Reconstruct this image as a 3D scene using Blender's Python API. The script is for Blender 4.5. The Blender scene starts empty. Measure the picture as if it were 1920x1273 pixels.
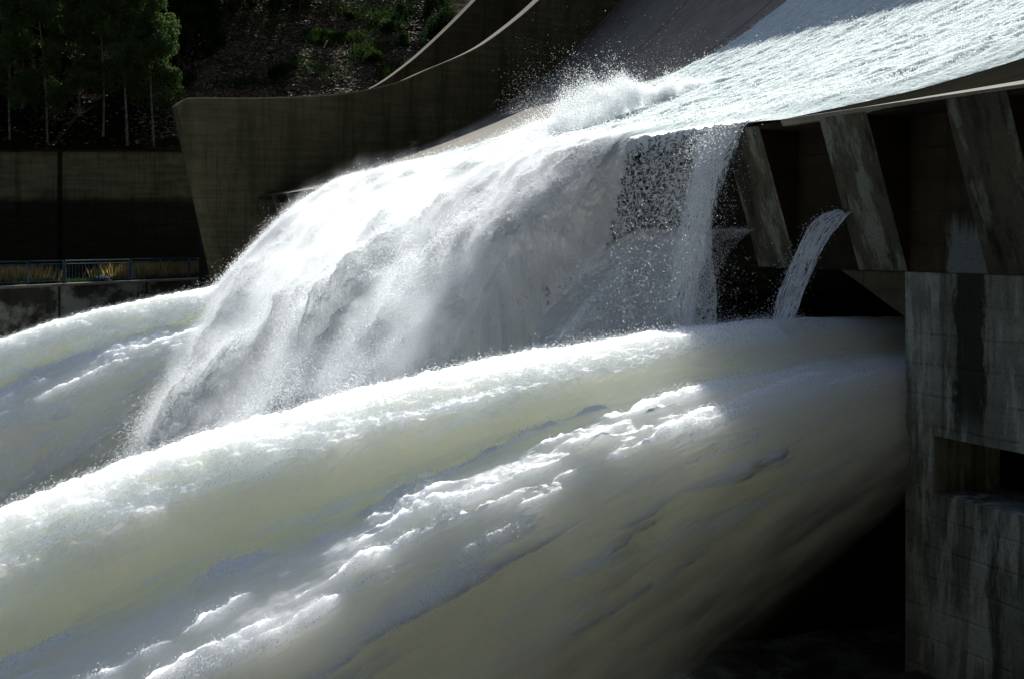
import bpy, math, random
import numpy as np
from mathutils import Vector

# ---------------------------------------------------------------- camera / light
scene = bpy.context.scene
COL = scene.collection
cam_d = bpy.data.cameras.new("camera")
cam = bpy.data.objects.new("camera", cam_d); COL.objects.link(cam)
cam.location = (0, 0, 0); cam.rotation_euler = (math.radians(90), 0, 0)
cam_d.sensor_width = 36; cam_d.lens = 45.0
cam_d.shift_y = -186.5/1920
cam_d.clip_start = 0.1; cam_d.clip_end = 2000
scene.camera = cam

D = np.array([0.920, 0.392]); T = np.array([0.392, -0.920])      # upstream, towards the near side
SA, SB, SC = 0.55, 1.0, 1.0                                      # to-sun = SA*D - SB*T + SC*z
sun_v = Vector((SA*D[0]-SB*T[0], SA*D[1]-SB*T[1], SC)).normalized()
world = bpy.data.worlds.new("World"); scene.world = world; world.use_nodes = True
wn = world.node_tree.nodes; wl = world.node_tree.links
sky = wn.new('ShaderNodeTexSky'); sky.sky_type = 'NISHITA'; sky.sun_disc = False
sky.sun_elevation = math.asin(sun_v.z)
sky.sun_rotation = math.atan2(sun_v.x, sun_v.y)
wl.new(sky.outputs[0], wn['Background'].inputs[0]); wn['Background'].inputs[1].default_value = 0.08
sd = bpy.data.lights.new("sun", 'SUN'); sd.energy = 4.0; sd.angle = math.radians(0.5); sd.color = (1.0, 1.0, 0.945)
so = bpy.data.objects.new("sun", sd); COL.objects.link(so)
so.rotation_euler = sun_v.to_track_quat('Z', 'Y').to_euler(); so.location = (0, 60, 60)
scene.view_settings.view_transform = 'Standard'; scene.view_settings.look = 'None'
scene.view_settings.exposure = 0.82; scene.view_settings.gamma = 1.0
scene.render.engine = 'CYCLES'
scene.cycles.use_denoising = True
scene.cycles.max_bounces = 10; scene.cycles.transparent_max_bounces = 28

MIST = 1.7
scene.cycles.volume_step_rate = 4.0; scene.cycles.volume_bounces = 5; scene.cycles.volume_max_steps = 128
rng = np.random.default_rng(7); random.seed(7)

# ---------------------------------------------------------------- numpy noise
_perm = rng.permutation(256); _perm = np.concatenate([_perm, _perm, _perm])
_g = rng.normal(size=(256, 3)); _g /= np.linalg.norm(_g, axis=1)[:, None]
def pn(p):
    p = np.asarray(p, float); i = np.floor(p).astype(int); f = p - i; i &= 255
    u = f*f*f*(f*(f*6-15)+10); out = 0
    for a in (0, 1):
        for b in (0, 1):
            for c in (0, 1):
                h = _perm[_perm[_perm[(i[:, 0]+a)] + i[:, 1]+b] + i[:, 2]+c] & 255
                d = (_g[h]*(f-np.array([a, b, c]))).sum(1)
                w = (u[:, 0] if a else 1-u[:, 0])*(u[:, 1] if b else 1-u[:, 1])*(u[:, 2] if c else 1-u[:, 2])
                out = out + d*w
    return out
def fbm(p, o=4, ridge=False):
    s = 0; a = 1.0
    for k in range(o):
        n = pn(p*(2**k) + k*17.3)
        if ridge: n = 0.5-np.abs(n)*1.6
        s = s + a*n; a *= 0.5
    return s
def sstep(a, b, x):
    t = np.clip((x-a)/(b-a), 0, 1); return t*t*(3-2*t)

# ---------------------------------------------------------------- frames of the dam
OX, OY = -10.9, 55.0
def W(s, t, z):
    return (OX + s*D[0] + t*T[0], OY + s*D[1] + t*T[1], z)
def Wn(s, t, z):
    s, t, z = np.broadcast_arrays(np.asarray(s, float), t, z)
    return np.stack([OX + s*D[0] + t*T[0], OY + s*D[1] + t*T[1], z], -1)
S_F = [-30, 0, 2, 5, 8, 10, 12, 14, 15, 17, 19, 22, 26, 30]
Z_F = [1.6, 1.83, 2.32, 3.35, 4.5, 5.45, 6.6, 8.1, 9.0, 11.0, 13.3, 17.2, 22.6, 28.0]
def spl(xs, ys):
    xs = np.array(xs, float); ys = np.array(ys, float)
    sl_ = np.diff(ys)/np.diff(xs); m = np.concatenate([[sl_[0]], np.where(sl_[:-1]*sl_[1:] > 0, 2*sl_[:-1]*sl_[1:]/(sl_[:-1]+sl_[1:]+1e-12), 0), [sl_[-1]]])
    def f(x):
        x = np.asarray(x, float); k = np.clip(np.searchsorted(xs, x)-1, 0, len(xs)-2)
        h = xs[k+1]-xs[k]; t = (x-xs[k])/h
        return ((2*t**3-3*t**2+1)*ys[k] + (t**3-2*t**2+t)*h*m[k] + (-2*t**3+3*t**2)*ys[k+1] + (t**3-t**2)*h*m[k+1])
    return f
zf = spl(S_F[1:], Z_F[1:])
S_W = [-3.5, -2.97, -2.6, -1.5, 0, 3.46, 6.23, 7.64, 10.1, 12.0, 13.27, 16, 19, 22, 26, 30]
Z_W = [5.63, 5.96, 5.99, 6.03, 6.1, 6.41, 7.06, 7.69, 8.84, 10.2, 11.3, 14.0, 17.4, 21.2, 26.6, 32.0]
zw = spl(S_W, Z_W)

# ---------------------------------------------------------------- materials
def nt(name):
    m = bpy.data.materials.new(name); m.use_nodes = True
    n = m.node_tree.nodes; l = m.node_tree.links
    return m, n, l, n['Principled BSDF']
class N:
    """tiny node-building helper"""
    def __init__(s, n, l):
        s.n, s.l = n, l
        s.pos = n.new('ShaderNodeNewGeometry').outputs['Position']
    def put(s, sock, v):
        if v is None: return
        if hasattr(v, 'links'): s.l.new(v, sock)
        else: sock.default_value = v
    def map(s, scale, vec=None, loc=(0, 0, 0)):
        k = s.n.new('ShaderNodeVectorMath'); k.operation = 'MULTIPLY_ADD'
        s.put(k.inputs[0], vec or s.pos); k.inputs[1].default_value = scale; k.inputs[2].default_value = loc
        return k.outputs[0]
    def noise(s, scale, vec=None, detail=5, rough=.6, w=None):
        k = s.n.new('ShaderNodeTexNoise'); s.put(k.inputs['Vector'], vec or s.pos)
        k.inputs['Scale'].default_value = scale; k.inputs['Detail'].default_value = detail; k.inputs['Roughness'].default_value = rough
        return k.outputs['Fac']
    def ramp(s, v, a, b, lo=0.0, hi=1.0):
        k = s.n.new('ShaderNodeMapRange'); k.interpolation_type = 'SMOOTHSTEP'
        s.put(k.inputs[0], v); k.inputs[1].default_value = a; k.inputs[2].default_value = b
        k.inputs[3].default_value = lo; k.inputs[4].default_value = hi
        return k.outputs[0]
    def math(s, op, a, b=0.0):
        k = s.n.new('ShaderNodeMath'); k.operation = op; s.put(k.inputs[0], a); s.put(k.inputs[1], b); return k.outputs[0]
    def mix(s, f, a, b):
        k = s.n.new('ShaderNodeMix'); k.data_type = 'RGBA'
        s.put(k.inputs[0], f); s.put(k.inputs[6], a if hasattr(a, 'links') else (*a, 1)); s.put(k.inputs[7], b if hasattr(b, 'links') else (*b, 1))
        return k.outputs[2]
    def sep(s, v=None):
        k = s.n.new('ShaderNodeSeparateXYZ'); s.put(k.inputs[0], v or s.pos); return k.outputs
    def dot(s, vec):
        k = s.n.new('ShaderNodeVectorMath'); k.operation = 'DOT_PRODUCT'; s.put(k.inputs[0], s.pos); k.inputs[1].default_value = vec
        return k.outputs['Value']
    def bump(s, h, dist, strength=1.0):
        k = s.n.new('ShaderNodeBump'); k.inputs['Strength'].default_value = strength; k.inputs['Distance'].default_value = dist
        s.put(k.inputs['Height'], h); return k.outputs[0]
    def attr(s, name):
        k = s.n.new('ShaderNodeAttribute'); k.attribute_name = name; return k

def concrete(name, base, dark, pale, board=0.12, stain=.5, lime=0.0, rough=.85, zdark=None, joints=None, streak_dir=(7, 7, .35), limescale=(2.2, 2.2, .45), band=None):
    m, n, l, b = nt(name); k = N(n, l)
    big = k.noise(.35, detail=6); mid = k.noise(2.2, detail=8, rough=.7); fine = k.noise(22, detail=4, rough=.7)
    streak = k.noise(1.0, k.map(streak_dir), detail=6, rough=.65)
    streak2 = k.noise(1.0, k.map((1.3, 1.3, .12), loc=(3, 9, 1)), detail=7, rough=.6)
    c = k.mix(k.ramp(mid, .3, .7), tuple(x*.8 for x in base), tuple(x*1.15 for x in base))
    c = k.mix(k.ramp(big, .42, .68, 0, .7), c, pale)
    c = k.mix(k.math('MULTIPLY', k.ramp(streak, .5, .72), stain), c, dark)
    c = k.mix(k.math('MULTIPLY', k.ramp(streak2, .5, .66), stain), c, dark)
    z = k.sep()[2]
    if board:
        zz = k.math('ADD', z, k.math('MULTIPLY', k.noise(.8, detail=3), .10))
        fr = k.math('FRACT', k.math('DIVIDE', zz, board))
        ln = k.ramp(k.math('ABSOLUTE', k.math('SUBTRACT', fr, .5)), .42, .5)
        ln = k.math('MULTIPLY', ln, k.ramp(mid, .4, .6, .15, 1))
        c = k.mix(k.math('MULTIPLY', ln, .32), c, dark)
        bnd = k.noise(1.0, k.map((.4, .4, 1/board)), detail=1)
        c = k.mix(k.ramp(bnd, .3, .7, 0, .35), c, dark)
    if lime:
        lm = k.noise(1.0, k.map(limescale, loc=(5, 1, 7)), detail=9, rough=.68)
        c = k.mix(k.math('MULTIPLY', k.ramp(lm, .48, .6), lime), c, (.41, .44, .385))
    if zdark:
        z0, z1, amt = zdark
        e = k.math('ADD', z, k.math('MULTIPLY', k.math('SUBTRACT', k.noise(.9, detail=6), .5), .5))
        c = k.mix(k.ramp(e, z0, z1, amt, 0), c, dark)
    if joints:
        vec, off, period, wd = joints
        q = k.math('ADD', k.dot(vec), off)
        q = k.math('ADD', q, k.math('MULTIPLY', k.math('SUBTRACT', k.noise(3), .5), .05))
        fr = k.math('ABSOLUTE', k.math('SUBTRACT', k.math('FRACT', k.math('DIVIDE', q, period)), .5))
        c = k.mix(k.ramp(fr, wd/period, wd/period*2.2, .9, 0), c, (.008, .008, .008))
    if band:
        # a run of stain (+1) or lime (-1) down the face at one place along the wall
        tc_, wb, sg_ = band
        tt_ = k.math('SUBTRACT', k.math('ADD', k.dot((float(T[0]), float(T[1]), 0)), O_T), tc_)
        ns = k.math('MULTIPLY', k.math('SUBTRACT', k.noise(1.0, k.map((5, 5, 1.6)), detail=8, rough=.75), .5), .7)
        e = k.ramp(k.math('ADD', k.math('ABSOLUTE', tt_), ns), wb*.75, wb*1.1, 1, 0)
        if sg_ > 0: e = k.math('MULTIPLY', e, k.ramp(z, -2.9, -2.2, .0, .93)); c = k.mix(e, c, tuple(x*.8 for x in dark))
        else: e = k.math('MULTIPLY', e, k.ramp(k.math('ADD', z, k.math('MULTIPLY', k.noise(1.0, k.map((9, 9, .6)), detail=5), .9)), .45, .8, .9, 0)); c = k.mix(e, c, (.17, .20, .185))
    c = k.mix(k.ramp(fine, .35, .5, .35, 0), c, dark)
    l.new(c, b.inputs['Base Color'])
    b.inputs['Roughness'].default_value = rough; b.inputs['Specular IOR Level'].default_value = .06
    h = k.math('ADD', k.math('MULTIPLY', mid, .5), k.math('MULTIPLY', fine, .25))
    if board: h = k.math('SUBTRACT', h, k.math('MULTIPLY', ln, .4))
    l.new(k.bump(h, .03, .8), b.inputs['Normal'])
    return m

T3 = (float(T[0]), float(T[1]), 0.0)
O_T = float(-(OX*T[0]+OY*T[1]))
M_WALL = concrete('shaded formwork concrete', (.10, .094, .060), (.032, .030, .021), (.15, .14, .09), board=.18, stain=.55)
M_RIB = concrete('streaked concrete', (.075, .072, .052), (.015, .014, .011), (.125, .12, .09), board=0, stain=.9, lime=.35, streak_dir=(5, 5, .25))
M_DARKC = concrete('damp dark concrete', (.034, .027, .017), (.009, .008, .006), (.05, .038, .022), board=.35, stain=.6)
M_PIER = concrete('lime washed concrete', (.235, .255, .212), (.028, .030, .021), (.35, .375, .32), board=.42, stain=.8, lime=.95,
                  band=(41.62, .30, 1))
M_BLACKC = concrete('near black concrete', (.013, .012, .009), (.005, .005, .004), (.018, .017, .012), board=0, stain=.3)  # even near black, for the chute margin and the recess back
M_BLACKC.node_tree.nodes['Principled BSDF'].inputs['Specular IOR Level'].default_value = 0
M_PANEL = concrete('brown lip concrete', (.055, .042, .025), (.012, .010, .008), (.075, .058, .034), board=.45, stain=.6, band=(41.55, .42, -1))
M_RET = concrete('retaining concrete', (.19, .185, .115), (.012, .012, .010), (.25, .24, .16), board=.22, stain=.35, zdark=(2.2, 2.9, .85),  # colour gets darker over the lower half of the wall
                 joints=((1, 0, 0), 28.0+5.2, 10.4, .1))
M_PARA = concrete('mineral stained concrete', (.06, .056, .042), (.022, .02, .015), (.085, .08, .06), board=0, stain=.35, lime=.75, limescale=(.32, .32, .5),
                  joints=((.4, .917, 0), 0.0, 6.5, .05))
M_FLOOR = concrete('worn chute concrete', (.17, .15, .12), (.06, .05, .04), (.22, .195, .155), board=0, stain=.3, rough=.6,
                   joints=(T3, O_T+3.6, 8.4, .035), streak_dir=(1.5, 4, 1.5))
M_LIP = concrete('pale dry concrete', (.24, .22, .18), (.1, .09, .07), (.3, .28, .23), board=0, stain=.2)
M_CAP = concrete('coping concrete', (.20, .175, .135), (.08, .065, .05), (.26, .23, .18), board=0, stain=.3)

def flat(name, col, rough=.6, metal=0.0, nscale=20, amt=.3):
    m, n, l, b = nt(name); k = N(n, l)
    l.new(k.mix(k.ramp(k.noise(nscale, detail=4), .35, .65), tuple(c*(1-amt) for c in col), col), b.inputs['Base Color'])
    b.inputs['Roughness'].default_value = rough; b.inputs['Metallic'].default_value = metal
    return m
M_RAIL = flat('blue painted steel', (.025, .07, .12), .6)
M_RAILW = flat('worn pale steel', (.45, .55, .55), .4)
M_BARK = flat('pale birch bark', (.19, .19, .16), .8, nscale=6, amt=.75)
M_BARKD = flat('dark bark', (.05, .04, .03), .9)
M_STONE = flat('white stone', (.6, .6, .55), .8)
M_WOOD = flat('bleached wood', (.65, .55, .38), .8)

def leafmat(name, col, col2, trans=.5):
    m, n, l, b = nt(name); k = N(n, l)
    c = k.mix(k.ramp(k.noise(1.3, detail=3), .35, .65), col, col2)
    df = n.new('ShaderNodeBsdfDiffuse'); tr = n.new('ShaderNodeBsdfTranslucent'); mx = n.new('ShaderNodeMixShader')
    l.new(c, df.inputs[0]); l.new(c, tr.inputs[0]); mx.inputs[0].default_value = trans
    l.new(df.outputs[0], mx.inputs[1]); l.new(tr.outputs[0], mx.inputs[2])
    l.new(mx.outputs[0], n['Material Output'].inputs[0])
    return m
M_LEAF = leafmat('birch leaf', (.055, .095, .034), (.10, .155, .05))
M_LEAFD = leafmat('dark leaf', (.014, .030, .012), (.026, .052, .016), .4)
M_GRASS = leafmat('green grass', (.022, .042, .010), (.04, .07, .016))
M_DRY = leafmat('dry grass', (.45, .32, .12), (.28, .24, .07))

def water(name, body, foam=(.86, .90, .92), sss=0.0, fade=None, spec=.25, trans=0, clear=0, foam_attr=True, fine=30.0, bumpd=.03, aniso=None, radius=(.8, .75, .5)):
    m, n, l, b = nt(name); k = N(n, l)
    vec = None
    if aniso:
        uv = n.new('ShaderNodeUVMap').outputs[0]; vec = k.map(aniso, uv)
        vf = k.map((aniso[0]*.6, aniso[1]*.8, 1), uv)
    f1 = k.noise(1.0, vec, detail=8, rough=.62) if aniso else k.noise(3.0, detail=8)
    if foam_attr:
        a = k.attr('foam').outputs['Fac']
        f2 = k.noise(1.0, k.map((aniso[0]*4.5, aniso[1]*3, 1), uv), detail=6, rough=.7)
        f = k.math('ADD', a, k.math('MULTIPLY', k.math('SUBTRACT', f1, .5), 2.6))
        f = k.math('ADD', f, k.math('MULTIPLY', k.math('SUBTRACT', f2, .5), 1.3))
        f3 = k.noise(1.0, k.map((aniso[0]*.5, aniso[1]*2.4, 1), uv, (7, 3, 0)), detail=5, rough=.6)
        f = k.math('ADD', f, k.math('MULTIPLY', k.math('SUBTRACT', f3, .5), 1.9))
        f = k.ramp(f, .15, 1.15)
    else: f = k.ramp(f1, .2, .5)
    c = k.mix(f, body, foam)
    l.new(c, b.inputs['Base Color'])
    b.inputs['Roughness'].default_value = .5
    b.inputs['Specular IOR Level'].default_value = spec
    b.inputs['Subsurface Weight'].default_value = sss
    b.inputs['Subsurface Radius'].default_value = radius
    b.inputs['Subsurface Scale'].default_value = 1.0
    fn = k.noise(fine, detail=3, rough=.7)
    h = k.math('ADD', k.math('MULTIPLY', fn, k.math('MULTIPLY', f, 1.0)), k.math('MULTIPLY', f1, 1.0))
    l.new(k.bump(h, bumpd, .8), b.inputs['Normal'])
    surf = b.outputs[0]
    if trans:
        tl = n.new('ShaderNodeBsdfTranslucent'); l.new(c, tl.inputs[0]); mt = n.new('ShaderNodeMixShader'); mt.inputs[0].default_value = trans
        l.new(b.outputs[0], mt.inputs[1]); l.new(tl.outputs[0], mt.inputs[2]); surf = mt.outputs[0]; l.new(surf, n['Material Output'].inputs[0])
        l.new(b.inputs['Normal'].links[0].from_socket, tl.inputs['Normal'])
    if fade:
        fa = k.attr('fade').outputs['Fac']
        if fade == 'ragged':
            w_ = k.noise(7, detail=6, rough=.75)
            fa = k.ramp(k.math('SUBTRACT', k.math('ADD', fa, k.math('MULTIPLY', k.math('SUBTRACT', w_, .5), 1.2)), .5), -.06, .06, 0, 1-clear)
        tp = n.new('ShaderNodeBsdfTransparent'); mx = n.new('ShaderNodeMixShader')
        l.new(fa, mx.inputs[0]); l.new(tp.outputs[0], mx.inputs[1]); l.new(surf, mx.inputs[2]); l.new(mx.outputs[0], n['Material Output'].inputs[0])
    return m
M_JET = water('silty jet water', (.885, .895, .815), foam=(.87, .92, .935), sss=1.0, fade='soft', radius=(1.9, 1.9, 1.65), aniso=(.55, 2.6, 1), bumpd=.05, fine=14)
M_SHEET = water('white falling water', (.90, .93, .94), foam=(.95, .975, .98), trans=.6, clear=.3, spec=0, fade='ragged', foam_attr=False, fine=16, bumpd=.05, radius=(.6, .62, .63))
M_CHUTEW = water('white chute water', (.52, .59, .565), foam=(.66, .74, .715), spec=0, foam_attr=False, fine=14, bumpd=.06, sss=.8, radius=(.12, .13, .13))

def dropmat(name, col=(.97, .98, .99), em=0):
    m, n, l, b = nt(name)
    df = n.new('ShaderNodeBsdfDiffuse'); tr = n.new('ShaderNodeBsdfTranslucent'); mx = n.new('ShaderNodeMixShader')
    df.inputs[0].default_value = (*col, 1); tr.inputs[0].default_value = (*col, 1); mx.inputs[0].default_value = .6
    gl = n.new('ShaderNodeBsdfGlossy'); gl.inputs['Roughness'].default_value = .25; m2 = n.new('ShaderNodeMixShader'); m2.inputs[0].default_value = .06
    l.new(df.outputs[0], mx.inputs[1]); l.new(tr.outputs[0], mx.inputs[2])
    l.new(mx.outputs[0], m2.inputs[1]); l.new(gl.outputs[0], m2.inputs[2])
    tp = n.new('ShaderNodeBsdfTransparent'); m3 = n.new('ShaderNodeMixShader'); m3.inputs[0].default_value = .58
    l.new(tp.outputs[0], m3.inputs[1]); l.new(m2.outputs[0], m3.inputs[2])
    l.new(m3.outputs[0], n['Material Output'].inputs[0])
    return m
M_DROP = dropmat('water droplets')

def lacemat(name, scale, thr, sharp=.05, stretch=(1, 1, 1), foam=(.82, .86, .9)):
    """web of foam strands with open holes"""
    m, n, l, b = nt(name); k = N(n, l)
    uv = n.new('ShaderNodeUVMap').outputs[0]
    v = k.map(stretch, uv)
    d = n.new('ShaderNodeTexNoise'); d.inputs['Scale'].default_value = 2.5; d.inputs['Detail'].default_value = 4; l.new(v, d.inputs['Vector'])
    mm = n.new('ShaderNodeVectorMath'); mm.operation = 'MULTIPLY_ADD'; l.new(d.outputs['Color'], mm.inputs[0]); mm.inputs[1].default_value = (.9, .9, .9); l.new(v, mm.inputs[2])
    vo = n.new('ShaderNodeTexVoronoi'); vo.feature = 'DISTANCE_TO_EDGE'; vo.inputs['Scale'].default_value = scale; l.new(mm.outputs[0], vo.inputs['Vector'])
    vo2 = n.new('ShaderNodeTexVoronoi'); vo2.feature = 'DISTANCE_TO_EDGE'; vo2.inputs['Scale'].default_value = scale*2.3; l.new(mm.outputs[0], vo2.inputs['Vector'])
    a = k.attr('foam').outputs['Fac']
    th = k.math('MULTIPLY', a, thr)
    e = k.math('MINIMUM', vo.outputs['Distance'], k.math('MULTIPLY', vo2.outputs['Distance'], 1.6))
    nn = k.noise(7, v, detail=5)
    e = k.math('ADD', e, k.math('MULTIPLY', k.math('SUBTRACT', nn, .5), .11))
    q = k.math('SUBTRACT', th, e)
    al = k.ramp(q, 0, sharp)
    l.new(k.mix(nn, tuple(x*.8 for x in foam), foam), b.inputs['Base Color']); b.inputs['Roughness'].default_value = .3
    b.inputs['Transmission Weight'].default_value = 0
    tr = n.new('ShaderNodeBsdfTranslucent'); tr.inputs[0].default_value = (*foam, 1)
    mx = n.new('ShaderNodeMixShader'); mx.inputs[0].default_value = .45
    l.new(b.outputs[0], mx.inputs[1]); l.new(tr.outputs[0], mx.inputs[2])
    tp = n.new('ShaderNodeBsdfTransparent'); m2 = n.new('ShaderNodeMixShader')
    l.new(al, m2.inputs[0]); l.new(tp.outputs[0], m2.inputs[1]); l.new(mx.outputs[0], m2.inputs[2])
    l.new(m2.outputs[0], n['Material Output'].inputs[0])
    return m
M_LACE = lacemat('foam lace', 4.2, .165, stretch=(1.9, 1.0, 1), foam=(.94, .96, .98))
M_STRAND = lacemat('falling strands', 5, .25, stretch=(.5, 2.2, 1), foam=(.94, .96, .98))
M_TRICK = lacemat('trickling strands', 7, .15, stretch=(.30, 2.6, 1), foam=(.85, .9, .95))

# ---------------------------------------------------------------- mesh helpers
def tag(o, label=None, cat=None, group=None, kind=None):
    if label: o['label'] = label
    if cat: o['category'] = cat
    if group: o['group'] = group
    if kind: o['kind'] = kind
    return o
def link(name, me, mat, parent=None, loc=None):
    o = bpy.data.objects.new(name, me); COL.objects.link(o)
    if mat: me.materials.append(mat)
    if parent is not None:
        o.parent = parent
    return o
def empty(name, loc, label=None, cat=None, group=None, kind=None):
    o = bpy.data.objects.new(name, None); COL.objects.link(o); o.location = loc; o.empty_display_size = .3
    return tag(o, label, cat, group, kind)
class MB:
    def __init__(s): s.v = []; s.f = []
    def add(s, vs, fs):
        o = len(s.v); s.v += [tuple(map(float, p)) for p in vs]; s.f += [tuple(i+o for i in f) for f in fs]
    def hexa(s, b, t):     # bottom 4 and top 4 points
        s.add(list(b)+list(t), [(3, 2, 1, 0), (4, 5, 6, 7), (0, 1, 5, 4), (1, 2, 6, 5), (2, 3, 7, 6), (3, 0, 4, 7)])
    def dam(s, s0, s1, t0, t1, z0, z1):
        s.hexa([W(s0, t0, z0), W(s1, t0, z0), W(s1, t1, z0), W(s0, t1, z0)], [W(s0, t0, z1), W(s1, t0, z1), W(s1, t1, z1), W(s0, t1, z1)])
    def box(s, x0, x1, y0, y1, z0, z1):
        s.hexa([(x0, y0, z0), (x1, y0, z0), (x1, y1, z0), (x0, y1, z0)], [(x0, y0, z1), (x1, y0, z1), (x1, y1, z1), (x0, y1, z1)])
    def bar(s, a, b, w, d=None):
        a = Vector(a); b = Vector(b); d = d or w; ax = (b-a).normalized()
        u = ax.cross(Vector((0, 0, 1)));  u = Vector((1, 0, 0)) if u.length < 1e-3 else u.normalized()
        v = ax.cross(u).normalized(); u = u*w/2; v = v*d/2
        s.hexa([a-u-v, a+u-v, a+u+v, a-u+v], [b-u-v, b+u-v, b+u+v, b-u+v])
    def tube(s, pts, rad, seg=7):
        o = len(s.v); n = len(pts)
        for i, p in enumerate(pts):
            p = Vector(p); q = Vector(pts[min(i+1, n-1)])-Vector(pts[max(i-1, 0)]); q.normalize()
            u = q.cross(Vector((.3, 1, .1))).normalized(); v = q.cross(u)
            for j in range(seg):
                a = 2*math.pi*j/seg; s.v.append(tuple(p+(u*math.cos(a)+v*math.sin(a))*rad[i]))
        for i in range(n-1):
            for j in range(seg):
                s.f.append((o+i*seg+j, o+i*seg+(j+1) % seg, o+(i+1)*seg+(j+1) % seg, o+(i+1)*seg+j))
    def build(s, name, mat, parent=None, loc=None, bevel=0):
        me = bpy.data.meshes.new(name)
        lo = Vector(loc) if loc else (parent.location.copy() if parent is not None else None)
        if parent is not None and parent.parent is not None: lo = parent['_o'] if '_o' in parent else lo
        v = s.v if lo is None else [tuple(Vector(p)-lo) for p in s.v]
        me.from_pydata(v, [], s.f); me.update()
        o = link(name, me, mat, parent)
        if parent is None and lo is not None: o.location = lo
        if bevel:
            md = o.modifiers.new('bevel', 'BEVEL'); md.width = bevel; md.segments = 2; md.limit_method = 'ANGLE'
        return o
def npmesh(name, V, F, mat, parent=None, loc=None, smooth=True, attrs=None, uv=None):
    V = np.asarray(V, np.float32); F = np.asarray(F, np.int32)
    lo = np.array(loc if loc is not None else (parent.location if parent is not None else (0, 0, 0)), np.float32)
    me = bpy.data.meshes.new(name)
    me.vertices.add(len(V)); me.vertices.foreach_set('co', (V-lo).ravel())
    k = F.shape[1]; me.loops.add(F.size); me.loops.foreach_set('vertex_index', F.ravel())
    me.polygons.add(len(F)); me.polygons.foreach_set('loop_start', np.arange(0, F.size, k, dtype=np.int32))
    me.polygons.foreach_set('loop_total', np.full(len(F), k, np.int32))
    me.polygons.foreach_set('use_smooth', np.full(len(F), smooth))
    if uv is not None:
        u = me.uv_layers.new(name='UVMap'); u.data.foreach_set('uv', np.asarray(uv, np.float32)[F.ravel()].ravel())
    for a, d in (attrs or {}).items():
        at = me.attributes.new(a, 'FLOAT', 'POINT'); at.data.foreach_set('value', np.asarray(d, np.float32).ravel())
    me.update(calc_edges=True); me.validate()
    o = link(name, me, mat, parent)
    if parent is None: o.location = lo
    return o
def gridF(nu, nv, wrap=False):
    a = np.arange(nu*nv).reshape(nu, nv)
    if wrap: a = np.concatenate([a, a[:, :1]], 1)
    return np.stack([a[:-1, :-1], a[1:, :-1], a[1:, 1:], a[:-1, 1:]], -1).reshape(-1, 4)
def gnorm(P):
    du = np.gradient(P, axis=0); dv = np.gradient(P, axis=1)
    n = np.cross(du, dv); return n/(np.linalg.norm(n, axis=-1, keepdims=True)+1e-9)

_droptree = None
def spray(name, P, R, label, mat=None, group=None, kind='stuff'):
    """point cloud of droplets, each point drawn as a small sphere"""
    global _droptree
    P = np.asarray(P, np.float32); lo = P.mean(0); lo[2] = P[:, 2].min()
    me = bpy.data.meshes.new(name); me.vertices.add(len(P)); me.vertices.foreach_set('co', (P-lo).ravel())
    at = me.attributes.new('rad', 'FLOAT', 'POINT'); at.data.foreach_set('value', np.asarray(R, np.float32))
    me.update()
    o = link(name, me, mat or M_DROP); o.location = lo
    if _droptree is None:
        g = bpy.data.node_groups.new('droplets', 'GeometryNodeTree')
        g.interface.new_socket('Geometry', in_out='INPUT', socket_type='NodeSocketGeometry')
        g.interface.new_socket('Geometry', in_out='OUTPUT', socket_type='NodeSocketGeometry')
        gi = g.nodes.new('NodeGroupInput'); go = g.nodes.new('NodeGroupOutput')
        mp = g.nodes.new('GeometryNodeMeshToPoints'); na = g.nodes.new('GeometryNodeInputNamedAttribute'); na.data_type = 'FLOAT'
        na.inputs['Name'].default_value = 'rad'; sm = g.nodes.new('GeometryNodeSetMaterial'); sm.inputs['Material'].default_value = M_DROP
        g.links.new(gi.outputs[0], mp.inputs['Mesh']); g.links.new(na.outputs['Attribute'], mp.inputs['Radius'])
        g.links.new(mp.outputs[0], sm.inputs[0]); g.links.new(sm.outputs[0], go.inputs[0]); _droptree = g
    md = o.modifiers.new('droplets', 'NODES'); md.node_group = _droptree
    return tag(o, label, 'spray', group, kind)

# ================================================================= STRUCTURE
# ---- terrain: one sheet, riverbed under the dam, hillside and added unseen banks
def ground_z(X, Y):
    t = (X-OX)*T[0]+(Y-OY)*T[1]; s = (X-OX)*D[0]+(Y-OY)*D[1]
    P = np.stack([X*.12, Y*.12, X*0], -1)
    n = fbm(P, 5); n2 = fbm(P*9+4, 3)
    hill = 5.35 + .66*(Y-79.4) + 1.0*n*sstep(80, 90, Y) + .16*n2
    hill = np.where(Y > 130, 5.35+.66*50+.35*(Y-130)+n*3, hill)
    left = np.where(Y > 79.4, hill, -12.0)
    inside = (t > -17.0) & (s > 1)
    z = np.where(inside, -12.0, left)
    # unseen banks left, right and behind the camera, raised to block sky fill
    z = np.maximum(z, np.where((X < -45) & (Y < 79), -12+.7*(-45-X)+n*1.5, -12))
    z = np.maximum(z, np.where(Y < -10, -12+1.5*(-10-Y)+n*2, -12))
    z = np.maximum(z, np.where(X > 45+np.abs(Y)*.1, -12+.7*(X-45-np.abs(Y)*.1), -12))
    return z
def axis(a, b, fa, fb, coarse, fine):
    return np.concatenate([np.arange(a, fa, coarse), np.arange(fa, fb, fine), np.arange(fb, b+coarse, coarse)])
gx = axis(-400, 400, -34, 0, 8, .22); gy = np.concatenate([np.arange(-300, 60, 8), np.arange(60, 79.3, 3), [79.35, 79.45], np.arange(79.6, 100, .22), np.arange(100, 500, 8)])
GX, GY = np.meshgrid(gx, gy, indexing='ij')
GZ = ground_z(GX.ravel(), GY.ravel())
m, n, l, b = nt('scree and soil'); k = N(n, l)
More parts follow.
